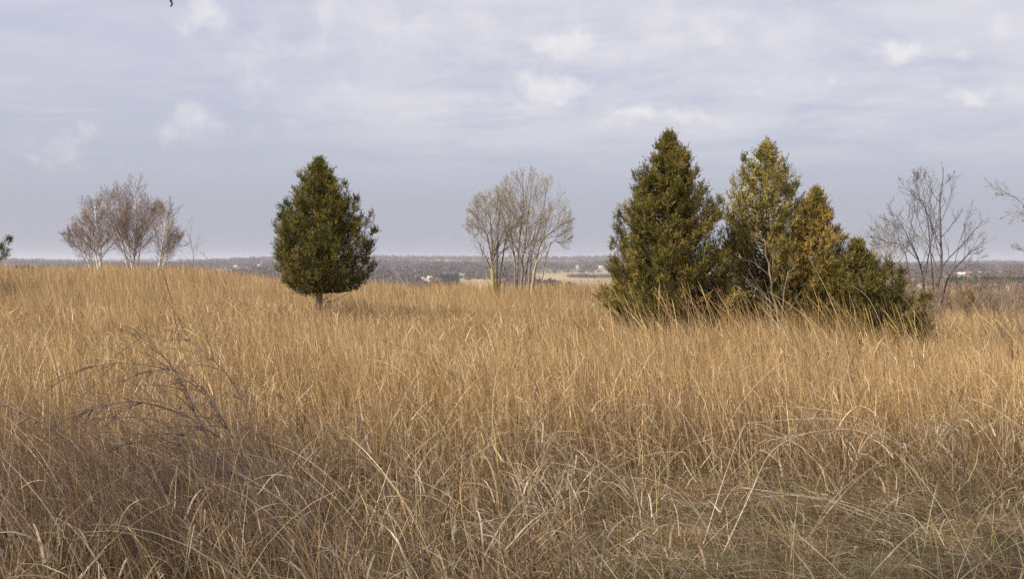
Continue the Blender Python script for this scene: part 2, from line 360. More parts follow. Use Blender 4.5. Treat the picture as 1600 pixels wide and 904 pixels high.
def tangle():
    P = []
    # fine flattened tangle
    def base(n, r0=2.6, r1=9.3, flat=False):
        x, y = wedge(n, r0, r1, 42); r = np.hypot(x, y); t = x/y
        dens = .30+.7*(1-smooth(stand_edge(x, y)-.3, stand_edge(x, y)+1.6, r))
        bare = smooth(.03, .17, t)*(1-smooth(6.9, 7.7, r))           # thinner, flatter at lower right
        dens *= 1-(.55 if not flat else 0)*bare
        dens *= np.clip(.62+.75*wav(x, y, .7, 50), .04, 1)
        k = rng.random(n) < dens; return x[k], y[k], bare[k]
    x, y, bare = base(84000); n = len(x)
    h = rng.gamma(4, .095, n)*(1-.55*bare)*(1+.35*wav(x, y, 1.6, 22)); h = np.clip(h, .08, .95)
    az = rng.uniform(0, 2*np.pi, n); az = np.where(rng.random(n) < .5, np.pi+rng.normal(0, .8, n), az)
    th0 = np.abs(rng.normal(.45, .45, n))+.5*bare; kap = np.abs(rng.normal(.7, .7, n)); 
    th0 = np.minimum(th0, 1.45); kap = np.minimum(kap, 1.75-th0*.3)
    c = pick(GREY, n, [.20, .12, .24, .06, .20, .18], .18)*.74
    P.append(blades(x, y, h, az, th0, kap, .0038*rng.uniform(.5, 1.6, n), c*.62, c, 5, zoff=(rng.random(n)**2*.12)[:, None], taper=.4, kink=.4))  # darker base colour paints in shade low between the stems
    # litter lying flat
    x, y, bare = base(90000, flat=True); n = len(x)
    h = rng.uniform(.06, .3, n); az = rng.uniform(0, 2*np.pi, n)
    c = pick(GREY, n)*.75
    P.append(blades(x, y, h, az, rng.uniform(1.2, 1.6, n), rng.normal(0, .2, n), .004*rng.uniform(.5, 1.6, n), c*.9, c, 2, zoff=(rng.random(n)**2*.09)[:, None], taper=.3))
    # broader pale curled leaves
    x, y, bare = base(17000, 2.6, 8.5); n = len(x)
    k = clumped(x, y, .9, 1.0, 27); x, y, bare = x[k], y[k], bare[k]; n = len(x)
    h = rng.uniform(.16, .48, n)*(1-.3*bare); az = rng.uniform(0, 2*np.pi, n)
    c = pick(np.array([[.48, .39, .27], [.55, .46, .33], [.40, .31, .20], [.35, .26, .17]]), n)
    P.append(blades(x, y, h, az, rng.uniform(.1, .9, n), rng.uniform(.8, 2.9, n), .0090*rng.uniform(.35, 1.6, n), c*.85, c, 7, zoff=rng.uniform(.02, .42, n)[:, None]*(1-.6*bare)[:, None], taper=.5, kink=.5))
    # upright sparse stems
    x, y, bare = base(7000, 3.0, 8.5); n = len(x)
    h = rng.uniform(.35, .85, n)
    c = pick(np.vstack([GOLD, GREY]), n)
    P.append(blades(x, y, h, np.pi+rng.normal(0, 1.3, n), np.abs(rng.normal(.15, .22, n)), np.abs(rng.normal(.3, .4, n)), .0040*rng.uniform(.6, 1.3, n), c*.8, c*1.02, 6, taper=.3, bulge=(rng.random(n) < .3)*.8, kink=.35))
    # long arching straws
    x, y, bare = base(1500, 3.4, 9); n = len(x)
    h = rng.uniform(.7, 1.25, n); az = np.where(rng.random(n) < .7, np.pi+rng.normal(0, .5, n), rng.normal(0, .6, n))
    c = pick(np.array([[.60, .50, .34], [.50, .40, .28], [.66, .57, .40]]), n)
    P.append(blades(x, y, h, az, rng.uniform(.2, .6, n), rng.uniform(.7, 1.6, n), .0045*rng.uniform(.7, 1.3, n), c*.9, c, 9, taper=.3))
    return merge(P)
V_, F_, C_ = tangle()
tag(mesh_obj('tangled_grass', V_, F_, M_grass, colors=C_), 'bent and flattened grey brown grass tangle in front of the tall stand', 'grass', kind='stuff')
def weeds():
    n = 5200; y = rng.uniform(4.6, 7.6, n); px = 800-np.abs(rng.normal(0, 1, n))*0-rng.beta(1.3, 1.0, n)*860+rng.normal(0, 60, n)-200*0
    px = np.where(rng.random(n) < .75, rng.normal(230, 150, n), px); x = (px-800)/F*y
    k = px < 620; x, y = x[k], y[k]; n = len(x)
    h = rng.uniform(.35, 1.1, n); az = np.pi+rng.normal(0, .55, n)
    c = pick(np.array([[.24, .16, .105], [.18, .12, .08], [.34, .24, .16], [.28, .18, .11]]), n)
    a = blades(x, y, h, az, rng.uniform(.1, .6, n), rng.uniform(.5, 1.9, n), .0028*rng.uniform(.6, 1.6, n), c*.85, c, 8, taper=.35, kink=.25)
    return a
V_, F_, C_ = weeds()
tag(mesh_obj('dead_undergrowth', V_, F_, M_grass, colors=C_), 'thin dark brown weed stems tangled through the lower left grass', 'undergrowth', kind='stuff')
def greens():
    x, y = wedge(60000, 3.0, 8.5, 40); t = x/y; r = np.hypot(x, y)
    k = (wav(x, y, 1.3, 33)+wav(x, y, .5, 36)*.4 > .25) & ((t > .02) | (r < 5.6)) ; x, y = x[k], y[k]; n = len(x)
    h = rng.uniform(.04, .14, n); c = pick(GREEN, n)
    return blades(x, y, h, rng.uniform(0, 6.28, n), np.abs(rng.normal(.3, .3, n)), np.abs(rng.normal(.6, .4, n)), .0035*rng.uniform(.6, 1.3, n), c*.8, c*1.1, 3)
V_, F_, C_ = greens()
tag(mesh_obj('green_grass', V_, F_, M_grass, colors=C_), 'new green grass shoots coming through the litter', 'grass', kind='stuff')

# ------------------------------------------------------------------ tubes and branching
class Tubes:
    def __init__(s): s.g = {}
    def add(s, pts, rad, k=4):
        pts = np.asarray(pts, dtype=float); s.g.setdefault((len(pts), k), []).append((pts, np.asarray(rad, dtype=float)))
    def arrays(s):
        VV, FF, o = [], [], 0
        for (n, k), L in s.g.items():
            P = np.stack([a for a, b in L]); Rd = np.stack([b for a, b in L]); m = len(L)
            T = np.gradient(P, axis=1); T /= np.linalg.norm(T, axis=2, keepdims=True)+1e-9
            ref = np.where(np.abs(T[:, :1, 2:3]) > .9, np.array([1., .1, 0]), np.array([0, 0, 1.]))
            U = np.cross(T, np.broadcast_to(ref, T.shape)); U /= np.linalg.norm(U, axis=2, keepdims=True)+1e-9
            W = np.cross(T, U); a = np.arange(k)*2*np.pi/k
            ring = P[:, :, None, :]+Rd[:, :, None, None]*(U[:, :, None, :]*np.cos(a)[:, None]+W[:, :, None, :]*np.sin(a)[:, None])
            VV.append(ring.reshape(-1, 3))
            b = (np.arange(m)*n*k)[:, None, None]+(np.arange(n-1)*k)[None, :, None]+np.arange(k)[None, None, :]
            b2 = (np.arange(m)*n*k)[:, None, None]+(np.arange(n-1)*k)[None, :, None]+((np.arange(k)+1) % k)[None, None, :]
            FF.append(np.stack([b, b2, b2+k, b+k], -1).reshape(-1, 4)+o); o += m*n*k
        return np.concatenate(VV), np.concatenate(FF)
    def obj(s, name, mat, parent): 
        v, f = s.arrays(); return mesh_obj(name, v, f, mat, parent, smooth=True)
def nrm(v): return v/(np.linalg.norm(v)+1e-9)
def deflect(d, ang, az):
    a = nrm(np.cross(d, [0, 0, 1.] if abs(d[2]) < .95 else [1., 0, 0])); b = np.cross(d, a)
    return nrm(d*math.cos(ang)+(a*math.cos(az)+b*math.sin(az))*math.sin(ang))
def polyline(p, d, L, n, wob, trop, rnd):
    pts = [np.array(p, float)]; st = L/n
    for i in range(n):
        d = nrm(d+np.array([rnd.gauss(0, wob), rnd.gauss(0, wob), rnd.gauss(0, wob)])+np.array(trop))
        pts.append(pts[-1]+d*st)
    return np.array(pts)
def grow(stem, twigs, tips, p, d, L, r, lvl, pr, rnd, pts=None, depth_az=None):
    """pr: per-level dicts (n children, ang, ratio, wob, trop, start)"""
    q = pr[min(lvl, len(pr)-1)]
    n = q.get('seg', 5)
    if pts is None: pts = polyline(p, d, L, n, q['wob'], q['trop'], rnd)
    n = len(pts)-1
    rend = max(r*q.get('end', .35), pr[0].get('rmin', .003))
    rad = np.linspace(r, rend, n+1)
    (stem if lvl < pr[0].get('stemlv', 1) else twigs).add(pts, rad, 7 if lvl == 0 else (4 if lvl == 1 else 3))
    if lvl >= len(pr)-1 or q['n'] == 0: tips.append((pts[-1], nrm(pts[-1]-pts[-2]))); return
    az0 = rnd.uniform(0, 6.28)
    m = q['n']
    for i in range(m):
        t = q['start']+(1-q['start'])*(i+rnd.random()*.7)/m
        f = t*n; j = min(int(f), n-1); u = f-j
        pp = pts[j]*(1-u)+pts[j+1]*u; dd = nrm(pts[j+1]-pts[j])
        az = az0+i*2.4+rnd.gauss(0, .4)
        cd = deflect(dd, q['ang']*rnd.uniform(.75, 1.25), az)
        prof = q.get('prof', (1.0, .45))
        cl = L*q['ratio']*(prof[0]*(1-(t-q['start'])/(1-q['start']+1e-6))+prof[1]*(t-q['start'])/(1-q['start']+1e-6))*rnd.uniform(.7, 1.25)
        cr = max((r+(rend-r)*t)*q.get('rr', .55), pr[0].get('rmin', .003))
        env = pr[0].get('env')
        if env is not None:
            for _ in range(3):
                if env(pp+cd*cl*.92): break
                cl *= .75
            else:
                if cl < .05: continue
        grow(stem, twigs, tips, pp, cd, cl, cr, lvl+1, pr, rnd)
def px_path(pxs, d, dd=None):
    """smooth path through photo pixels at depth d (plus offsets dd)"""
    dd = dd or [0]*len(pxs)
    return np.array([at(a, b, d+e) for (a, b), e in zip(pxs, dd)])
def resample(P, n):
    P = np.asarray(P, float); k = len(P)
    t = np.linspace(0, k-1, n+1); out = []
    for v in t:
        i = min(int(v), k-2); u = v-i
        p0 = P[max(i-1, 0)]; p1 = P[i]; p2 = P[i+1]; p3 = P[min(i+2, k-1)]
        out.append(.5*((2*p1)+(-p0+p2)*u+(2*p0-5*p1+4*p2-p3)*u*u+(-p0+3*p1-3*p2+p3)*u**3))
    return np.array(out)
def leaflets(tips, size, cols, rnd, per=3, spread=.05):
    V, Fc, Cc = [], [], []
    T = [(p, d) for p, d in tips for _ in range(per)]
    n = len(T); P = np.array([p for p, d in T]); Dr = np.array([d for p, d in T])
    P = P+rng.normal(0, spread, (n, 3)); a = rng.normal(0, 1, (n, 3))+Dr*1.2; a /= np.linalg.norm(a, axis=1, keepdims=True)
    b = np.cross(a, rng.normal(0, 1, (n, 3))); b /= np.linalg.norm(b, axis=1, keepdims=True)+1e-9
    s = size*rng.uniform(.6, 1.4, (n, 1))
    V = np.stack([P, P+a*s*.5+b*s*.28, P+a*s, P+a*s*.5-b*s*.28], 1).reshape(-1, 3)
    Fc = np.arange(n*4).reshape(n, 4); c = np.repeat(pick(np.array(cols), n), 4, 0)
    return V, Fc, c

# ------------------------------------------------------------------ red cedars
def cedar(px, d, prof, seed, label, nb=330, zoff=0, pal=None, trunk_h=.3, open_=0.0, leader=None, spray=1.0, asym=None, up=.75, trunk_r=.07, density=1.0, lowdead=0, group=None, xc=None, z_trunk=False, wsc=.93):
    """prof: list of (height above ground m, radius m)"""
    g = ground(px, d); rnd = random.Random(seed); rg = np.random.default_rng(seed)
    if prof[0][0] > 50:          # rows and half widths measured in photo pixels -> metres above ground
        prof = [(float(at(0, a, d)[2]-g[2]), b*d/F*wsc) for a, b in prof]
        if xc: xc = [(float(at(0, a, d)[2]-g[2]), b*d/F) for a, b in xc][::1]
    root = empty('cedar_tree', tuple(g), label, 'tree', group)
    ph = [a for a, b in prof]; pr_ = [b for a, b in prof]; H = ph[-1]
    def axis(z):
        if xc is None: return np.array([0., 0.])
        return np.array([np.interp(z, [a for a, b in xc], [b for a, b in xc]), 0.])
    tr = Tubes(); zs = np.linspace(-.1, H*.97, 12)
    tp = np.array([[g[0]+axis(z)[0]+.02*math.sin(z*3+seed), g[1]+.02*math.cos(z*2+seed), g[2]+z] for z in zs])
    tr.add(tp, trunk_r*(1-zs/H*.93).clip(.06, 1.2), 8); tr.obj('trunk', M_cedbark, root)
    br = Tubes(); SP, SD, SL, SC = [], [], [], []
    z0 = ph[0]
    for i in range(nb):
        u = (i+rnd.random())/nb
        zt = z0+(H-z0)*(1-(1-u)**1.0)                     # tip height
        az = i*2.39996+rnd.gauss(0, .3)
        rr = float(np.interp(zt, ph, pr_))
        lob = 1+.13*math.sin(az*3+zt*2.1+seed)+.10*math.sin(az*5-zt*4.7+seed*2)+.08*math.sin(zt*9+az*2+seed)
        if asym: lob *= asym(az, zt)
        rr = rr*.93*lob*rnd.choice([1, 1, .93, .86, .78, 1.12, 1.2, .7]) + .02
        rr = min(rr, 1.13*float(np.interp(zt, ph, pr_))+.02)
        topf = (zt-z0)/(H-z0); rr *= 1-.45*float(smooth(.84, 1.0, topf))
        shell = rnd.random()
        if shell < .22: rr *= rnd.uniform(.35, .8)         # inner filler branches
        rise = (.45+.35*zt/H)*rr*up*1.3+rnd.uniform(0, .12)
        zb = max(z0*.96+rnd.uniform(-.04, .1), zt-rise)
        ax0, ax1 = axis(zb), axis(zt)
        b = np.array([g[0]+ax0[0], g[1]+ax0[1], g[2]+zb]); t = np.array([g[0]+ax1[0]+rr*math.cos(az), g[1]+ax1[1]+rr*math.sin(az), g[2]+zt])
        mid = (b+t)/2+np.array([math.cos(az)*rr*.14, math.sin(az)*rr*.14, -.10*rr*(1+rnd.random())])
        P = resample([b, mid, t], 6); L = np.linalg.norm(np.diff(P, axis=0), axis=1).sum()
        r0 = .005+.008*L; br.add(P, np.linspace(r0, .002, 7), 4)
        tipdir = nrm(nrm(P[-1]-P[-3])+np.array([0, 0, up]))
        ns = int((14+44*L)*density)
        hue = rg.normal(0, 1)
        plume = rnd.random() < .26 and z0+(H-z0)*.22 < zt < z0+(H-z0)*.97
        if plume:                                         # slim upright tips that break the outline
            t2 = P[-1]+np.array([math.cos(az)*.06, math.sin(az)*.06, rnd.uniform(.12, .34)*(1-.75*topf)]); P = resample([P[0], P[3], P[-1], t2], 6)
            tipdir = nrm(P[-1]-P[-2]+np.array([0, 0, .2]))
        s = rg.beta(2.6, 1.15, ns) if open_ == 0 else rg.beta(2.2, 1.2, ns)
        f = s*6; j = np.minimum(f.astype(int), 5); uu = (f-j)[:, None]
        C0 = P[j]*(1-uu)+P[j+1]*uu
        wdt = (.75 if plume else 1)*(.035+.15*L*(1-s)**.8*s**.3+.01)*(1-.45*open_)
        offs = rg.normal(0, 1, (ns, 3)); offs /= np.linalg.norm(offs, axis=1, keepdims=True); offs *= (wdt*rg.uniform(.2, 1.1, ns))[:, None]
        offs[:, 2] *= .75
        SP.append(C0+offs*1.0)
        dr = tipdir[None]*.7+offs/(wdt[:, None]+1e-6)*.7+rg.normal(0, .4, (ns, 3))+np.array([0, 0, .35])
        SD.append(dr/np.linalg.norm(dr, axis=1, keepdims=True))
        SL.append(spray*rg.uniform(.06, .15, ns)); SC.append(np.full(ns, hue))
    if lowdead:
        dt = Tubes()
        for i in range(lowdead):
            az = rnd.uniform(0, 6.28); z = rnd.uniform(.25, z0+.35); dd = np.array([math.cos(az), math.sin(az), rnd.uniform(.1, .8)])
            grow(dt, dt, [], np.array([g[0], g[1], g[2]+z]), nrm(dd), rnd.uniform(.3, .7), .008, 1, [dict(n=3, ang=.6, ratio=.5, wob=.1, trop=(0, 0, .05), start=.3, rmin=.0025)]*3, rnd)
        dt.obj('dead_branches', M_twig, root)
    bo = br.obj('limbs', M_cedlimb, root)
    P = np.concatenate(SP); Dn = np.concatenate(SD); L = np.concatenate(SL); H_ = np.concatenate(SC); n = len(P)
    # each spray: leaf-like scales around an axis
    q = 13
    ti = np.tile(np.linspace(.0, 1, q), (n, 1))+rg.uniform(-.06, .06, (n, q))
    A = rg.normal(0, 1, (n, q, 3)); A -= (A*Dn[:, None]).sum(-1, keepdims=True)*Dn[:, None]; A /= np.linalg.norm(A, axis=-1, keepdims=True)+1e-9
    base = P[:, None]+Dn[:, None]*(L[:, None]*ti)[..., None]
    ld = Dn[:, None]*1.0+A*(.95-.5*ti)[..., None]; ld /= np.linalg.norm(ld, axis=-1, keepdims=True)
    ll = (L[:, None]*(.42-.2*ti)*rg.uniform(.7, 1.3, (n, q)))[..., None]
    wd = np.cross(ld, rg.normal(0, 1, (n, q, 3))); wd /= np.linalg.norm(wd, axis=-1, keepdims=True)+1e-9; wd *= ll*.14
    V = np.stack([base-wd*.4, base+ld*ll*.55-wd, base+ld*ll, base+ld*ll*.55+wd], 2).reshape(-1, 3)
    Fc = np.arange(n*q*4).reshape(-1, 4)
    pal = np.array(pal); hue = np.clip(.5+.22*H_+rg.normal(0, .2, n), 0, .999)*(len(pal)-1); j = hue.astype(int); uu = (hue-j)[:, None]
    c = pal[j]*(1-uu)+pal[np.minimum(j+1, len(pal)-1)]*uu
    # old brown cone-bearing tips here and there
    c = c*1.38*(1+rg.normal(0, .22, (n, 1))).clip(.45, 1.7)
    c = np.repeat(np.repeat(c[:, None], q, 1)*(1+.5*np.clip(ti, 0, 1)[..., None]*np.array([.35, .25, .12])), 4, 1).reshape(-1, 3)
    mesh_obj('crown', V, Fc, M_cedar, root, colors=c)
    return root
PAL_G = [(.042, .047, .016), (.070, .070, .020), (.108, .098, .026), (.16, .134, .038), (.225, .175, .06)]
PAL_O = [(.048, .050, .017), (.080, .075, .022), (.122, .104, .029), (.17, .138, .040), (.24, .19, .065)]
PAL_Y = [(.078, .076, .028), (.125, .115, .036), (.185, .16, .05), (.26, .21, .065), (.34, .28, .10)]
PAL_R = [(.066, .062, .024), (.105, .088, .030), (.165, .125, .036), (.235, .17, .046), (.30, .22, .07)]
# lone cedar on the short trunk
cedar(500, 20.5, [(452, 14), (444, 46), (434, 74), (418, 84), (400, 86), (380, 82), (350, 75), (325, 62), (300, 45), (285, 32), (272, 20), (262, 9), (252, 2)][:], 3,
      'rounded green cedar standing alone in the grass on a short bare trunk', nb=430, pal=PAL_G, trunk_r=.085, lowdead=34, wsc=.88, up=.6, z_trunk=True)
# cedar group on the right
cedar(1045, 17.0, [(515, 45), (498, 82), (470, 108), (444, 106), (407, 97), (369, 86), (332, 70), (294, 52), (262, 38), (240, 22), (226, 10), (214, 2)], 11,
      'tallest dense dark green cedar of conical shape beside the airy yellow green cedar', nb=560, pal=PAL_O, up=.5, density=1.0)
cedar(1196, 18.0, [(515, 45), (480, 75), (420, 78), (370, 76), (330, 72), (300, 66), (275, 52), (255, 36), (240, 20), (226, 5)], 23,
      'airy yellow green cedar with open ragged top standing between two denser cedars', nb=260, pal=PAL_Y, up=.8, open_=.6, density=.66, spray=1.2)
cedar(1264, 17.6, [(515, 45), (480, 66), (430, 68), (390, 58), (360, 44), (335, 26), (315, 10), (300, 2)], 31,
      'golden brown tinged cedar with narrow pointed top right of the airy one', nb=300, pal=PAL_R, up=.6, xc=[(515, 6), (400, 0), (303, 10)])
cedar(1352, 17.0, [(534, 84), (515, 94), (490, 86), (460, 74), (435, 58), (415, 34), (398, 12), (380, 2)], 37,
      'low spreading olive cedar at the right end of the cedar group', nb=260, pal=PAL_O, up=.4,
      xc=[(534, 14), (490, 6), (430, -10), (382, -14)])
cedar(-136, 30.5, [(445, 60), (415, 110), (395, 128), (383, 134), (372, 116), (340, 74), (260, 5)], 41,
      'dark green cedar mostly cut off by the left edge of the picture', nb=420, pal=PAL_G, up=.15, trunk_r=.1)
cedar(1512, 30, [(505, 30), (488, 36), (472, 28), (462, 12), (455, 3)], 43,
      'small yellowish cedar bush in the scrub behind the right bare tree', nb=70, pal=PAL_R, up=.4, open_=.4, density=.6)

# ------------------------------------------------------------------ bare trees
def bare(name, px, d, stems, seed, label, cat='tree', mats=(None, None), levels=None, r0=.05, env=None, buds=None, group=None, zdip=0):
    g = ground(px, d); root = empty(name, tuple(g), label, cat, group); rnd = random.Random(seed)
    tr, tw, tips = Tubes(), Tubes(), []
    for st in stems:
        pts = px_path(st['px'], d, st.get('dd')); pts[0, 2] = min(pts[0, 2], float(gh(pts[0, 0], pts[0, 1]))-.05)
        P = resample(pts, st.get('seg', 12)); P[1:-1] += np.array([[rnd.gauss(0, .012) for _ in range(3)] for _ in range(len(P)-2)])
        L = np.linalg.norm(np.diff(P, axis=0), axis=1).sum()
        pr = [dict(x) for x in (st.get('levels') or levels)]; pr[0]['env'] = env
        grow(tr, tw, tips, None, None, L, st.get('r', r0), 0, pr, rnd, pts=P)
    tr.obj('trunk', mats[0], root); tw.obj('branches', mats[1], root)
    if buds:
        v, f, c = leaflets(tips, buds[0], buds[1], rnd, buds[2], buds[3]); mesh_obj('buds', v, f, M_bud, root, colors=c)
    return root
def ell(cx, cy, rx, ry, d, rz=None):
    """crown envelope: ellipse seen at pixel cx,cy, radii in pixels, at depth d"""
    c = at(cx, cy, d); ax = rx*d/F; az = ry*d/F; ay = rz or ax*.9
    return lambda p: ((p[0]-c[0])/ax)**2+((p[1]-c[1])/ay)**2+((p[2]-c[2])/az)**2 < 1
# birches on the left skyline
def birch(px, d, stems, seed, label, env=None):
    for q in stems: q['r'] *= 1.15
    lv = [dict(n=30, ang=.72, ratio=.34, wob=.03, trop=(0, 0, .10), start=.20, prof=(1.35, .6), end=.3, rmin=.0044, rr=.22),
          dict(n=12, ang=.55, ratio=.44, wob=.05, trop=(0, 0, .10), start=.12, seg=4, rr=.6),
          dict(n=6, ang=.50, ratio=.52, wob=.07, trop=(0, 0, .08), start=.15, seg=3, rr=.7),
          dict(n=0, ang=.4, ratio=.4, wob=.08, trop=(0, 0, .0), start=.2, seg=2)]
    return bare('birch_tree', px, d, stems, seed, label, mats=(M_birch, M_birchtwig), levels=lv, env=env, group='birches on the left skyline')
birch(211, 62, [dict(px=[(211, 428), (210, 395), (214, 350), (213, 299)], r=.085), dict(px=[(208, 428), (203, 390), (196, 350), (190, 312)], r=.055), dict(px=[(214, 428), (220, 385), (229, 350), (236, 330)], r=.05)], 1,
      'tallest birch of the left group with several white stems')
birch(199, 62.5, [dict(px=[(203, 428), (193, 385), (183, 355), (172, 312)], r=.075)], 2, 'birch with one white trunk leaning left behind the tallest birch')
birch(155, 60, [dict(px=[(156, 426), (157, 390), (152, 350), (150, 322)], r=.09), dict(px=[(155, 426), (150, 400), (142, 370), (136, 345)], r=.05)], 3, 'birch with thick bright white trunk left of the tallest birch')
birch(143, 61, [dict(px=[(146, 426), (134, 398), (122, 378), (113, 366)], r=.06)], 4, 'small birch bending far left at the outer left of the group')
birch(246, 60, [dict(px=[(246, 428), (252, 395), (258, 360), (261, 330)], r=.06), dict(px=[(248, 428), (258, 405), (268, 385), (275, 372)], r=.035)], 5, 'slender reddish birch at the right end of the left group')
LV_SHRUB = [dict(n=10, ang=.7, ratio=.45, wob=.05, trop=(0, 0, .03), start=.2, rmin=.004), dict(n=4, ang=.6, ratio=.5, wob=.08, trop=(0, 0, .04), start=.2, seg=4), dict(n=0, ang=.5, ratio=.5, wob=.1, trop=(0, 0, 0), start=.2, seg=3)]
bare('sapling', 302, 48, [dict(px=[(302, 430), (302, 405), (301, 385), (290, 356)], r=.018)], 6, 'thin bare sapling standing right of the birches', mats=(M_bark, M_bark), levels=LV_SHRUB)
bare('sapling', 335, 46, [dict(px=[(338, 432), (330, 412), (322, 402), (313, 392)], r=.014)], 8, 'leaning bare sapling stick right of the thin sapling', mats=(M_bark, M_bark), levels=[dict(n=4, ang=.6, ratio=.25, wob=.05, trop=(0, 0, .03), start=.4, rmin=.004), dict(n=0, ang=.5, ratio=.5, wob=.1, trop=(0, 0, 0), start=.2, seg=3)])

# grove in the middle
LV_G = [dict(n=15, ang=.66, ratio=.44, wob=.03, trop=(0, 0, .02), start=.28, prof=(1.15, .5), end=.12, rmin=.0026, rr=.45),
        dict(n=8, ang=.58, ratio=.46, wob=.09, trop=(0, 0, .07), start=.18, seg=5, rr=.6),
        dict(n=4, ang=.55, ratio=.48, wob=.10, trop=(0, 0, .07), start=.2, seg=4, rr=.65),
        dict(n=0, ang=.4, ratio=.5, wob=.1, trop=(0, 0, .05), start=.2, seg=3)]
BUDS = (.030, [(.42, .37, .22), (.36, .30, .19), (.50, .45, .27)], 2, .02)
envL = ell(778, 352, 56, 62, 32)
bare('budding_tree', 773, 32, [dict(px=[(776, 462), (771, 440), (768, 415), (772, 398), (779, 380), (784, 365)], r=.075, seg=10),
     dict(px=[(772, 405), (764, 380), (750, 352), (738, 322)], r=.032, dd=[0, -.2, -.3, -.4]), dict(px=[(772, 400), (790, 375), (804, 352), (815, 335)], r=.03, dd=[0, .3, .4, .5]),
     dict(px=[(776, 390), (778, 360), (782, 330), (780, 300)], r=.032, dd=[0, .2, .3, .4]), dict(px=[(773, 398), (768, 365), (764, 335), (760, 305)], r=.028, dd=[0, -.3, -.6, -.7]), dict(px=[(770, 408), (752, 388), (740, 368), (731, 350)], r=.02, dd=[0, .3, .5, .6])], 12,
     'smaller budding tree with yellow lichen on its curved trunk left of the grove', mats=(M_lichen, M_twig), levels=LV_G, env=envL, buds=BUDS)
bare('sapling', 779, 31.5, [dict(px=[(776, 462), (781, 440), (787, 426), (789, 412)], r=.035), dict(px=[(785, 430), (792, 422), (800, 414)], r=.02, seg=6)], 13, 'short crooked dark sapling at the foot of the lichen covered tree', mats=(M_dark, M_bark),
     levels=[dict(n=5, ang=.7, ratio=.4, wob=.05, trop=(0, 0, .03), start=.5, rmin=.0035), dict(n=3, ang=.6, ratio=.5, wob=.08, trop=(0, 0, .04), start=.2, seg=4), dict(n=0, ang=.5, ratio=.5, wob=.1, trop=(0, 0, 0), start=.2, seg=3)])
envG = ell(826, 350, 70, 90, 38)
G_GROUP = 'budding trees of the middle grove'
bare('budding_tree', 804, 38, [dict(px=[(806, 458), (805, 425), (801, 385), (794, 340), (786, 295)], r=.060), dict(px=[(805, 415), (812, 370), (818, 320), (816, 270)], r=.05, dd=[0, .3, .4, .5])], 14,
     'tree of the middle grove with grey trunk nearest to the lichen covered tree', mats=(M_bark, M_twig), levels=LV_G, env=envG, buds=BUDS, group=G_GROUP)
bare('budding_tree', 815, 38.5, [dict(px=[(814, 458), (816, 420), (820, 380), (826, 330), (834, 275)], r=.055), dict(px=[(817, 458), (821, 425), (830, 385), (840, 345)], r=.045)], 15,
     'tree in the centre of the middle grove with paired upright trunks', mats=(M_bark, M_twig), levels=LV_G, env=envG, buds=BUDS, group=G_GROUP)
bare('budding_tree', 828, 37.5, [dict(px=[(826, 458), (827, 425), (832, 395), (845, 340), (856, 290)], r=.055), dict(px=[(828, 410), (842, 388), (865, 360), (884, 345)], r=.05), dict(px=[(840, 392), (858, 384), (876, 378), (890, 374)], r=.03, seg=8)], 16,
     'tree of the middle grove with dark trunk and limbs spreading right', mats=(M_bark, M_twig), levels=LV_G, env=ell(845, 350, 54, 80, 38), buds=BUDS, group=G_GROUP)
bare('budding_tree', 834, 37, [dict(px=[(828, 458), (833, 430), (838, 412), (848, 396)], r=.028, seg=8)], 17, 'pale slender leaning tree at the right foot of the middle grove', mats=(M_straw, M_twig),
     levels=[dict(n=8, ang=.55, ratio=.5, wob=.03, trop=(0, 0, .02), start=.5, rmin=.0032)]+LV_G[2:], env=ell(855, 380, 40, 40, 37), group=G_GROUP)

# right bare tree
LV_R = [dict(n=11, ang=.62, ratio=.46, wob=.03, trop=(0, 0, .02), start=.3, prof=(1.1, .5), end=.12, rmin=.0027, rr=.5),
        dict(n=6, ang=.58, ratio=.45, wob=.08, trop=(0, 0, .06), start=.2, seg=5, rr=.6),
        dict(n=4, ang=.55, ratio=.48, wob=.1, trop=(0, 0, .07), start=.2, seg=4, rr=.65),
        dict(n=0, ang=.4, ratio=.5, wob=.1, trop=(0, 0, .05), start=.2, seg=3)]
envR = ell(1456, 378, 94, 120, 23)
bare('bare_tree', 1462, 23, [dict(px=[(1462, 500), (1464, 455), (1470, 420), (1469, 370), (1467, 320), (1472, 262)], r=.045, dd=[0, 0, 0, .1, .2, .2]),
     dict(px=[(1448, 500), (1444, 455), (1438, 415), (1420, 375), (1398, 335)], r=.03, dd=[0, 0, -.1, -.3, -.4]),
     dict(px=[(1460, 468), (1480, 440), (1500, 410), (1522, 390), (1542, 378)], r=.024, dd=[0, .1, .2, .4, .5]),
     dict(px=[(1440, 420), (1415, 398), (1390, 380), (1368, 368)], r=.018, dd=[-.1, .1, .3, .5], seg=9),
     dict(px=[(1462, 400), (1450, 350), (1437, 310), (1430, 285)], r=.018, dd=[0, .2, .3, .3], seg=9)], 19,
     'wide spreading bare tree with forked dark stems right of the cedars', mats=(M_dark, M_dark), levels=LV_R, env=envR, buds=(.022, [(.30, .26, .18), (.36, .33, .22)], 1, .01))
bare('bare_tree', 1640, 14, [dict(px=[(1700, 560), (1692, 430), (1690, 330), (1690, 260)], r=.05), dict(px=[(1675, 380), (1635, 340), (1600, 320), (1562, 298)], r=.009, seg=9), dict(px=[(1680, 430), (1650, 390), (1625, 360), (1604, 340)], r=.009, seg=9),
     dict(px=[(1685, 470), (1650, 435), (1625, 410), (1598, 385)], r=.009, seg=9)], 20, 'bare tree reaching in with thin branches from beyond the right edge', mats=(M_bark, M_bark), levels=[dict(n=6, ang=.6, ratio=.2, wob=.03, trop=(0, 0, .01), start=.3, rmin=.0018, rr=.45)]+LV_R[1:])
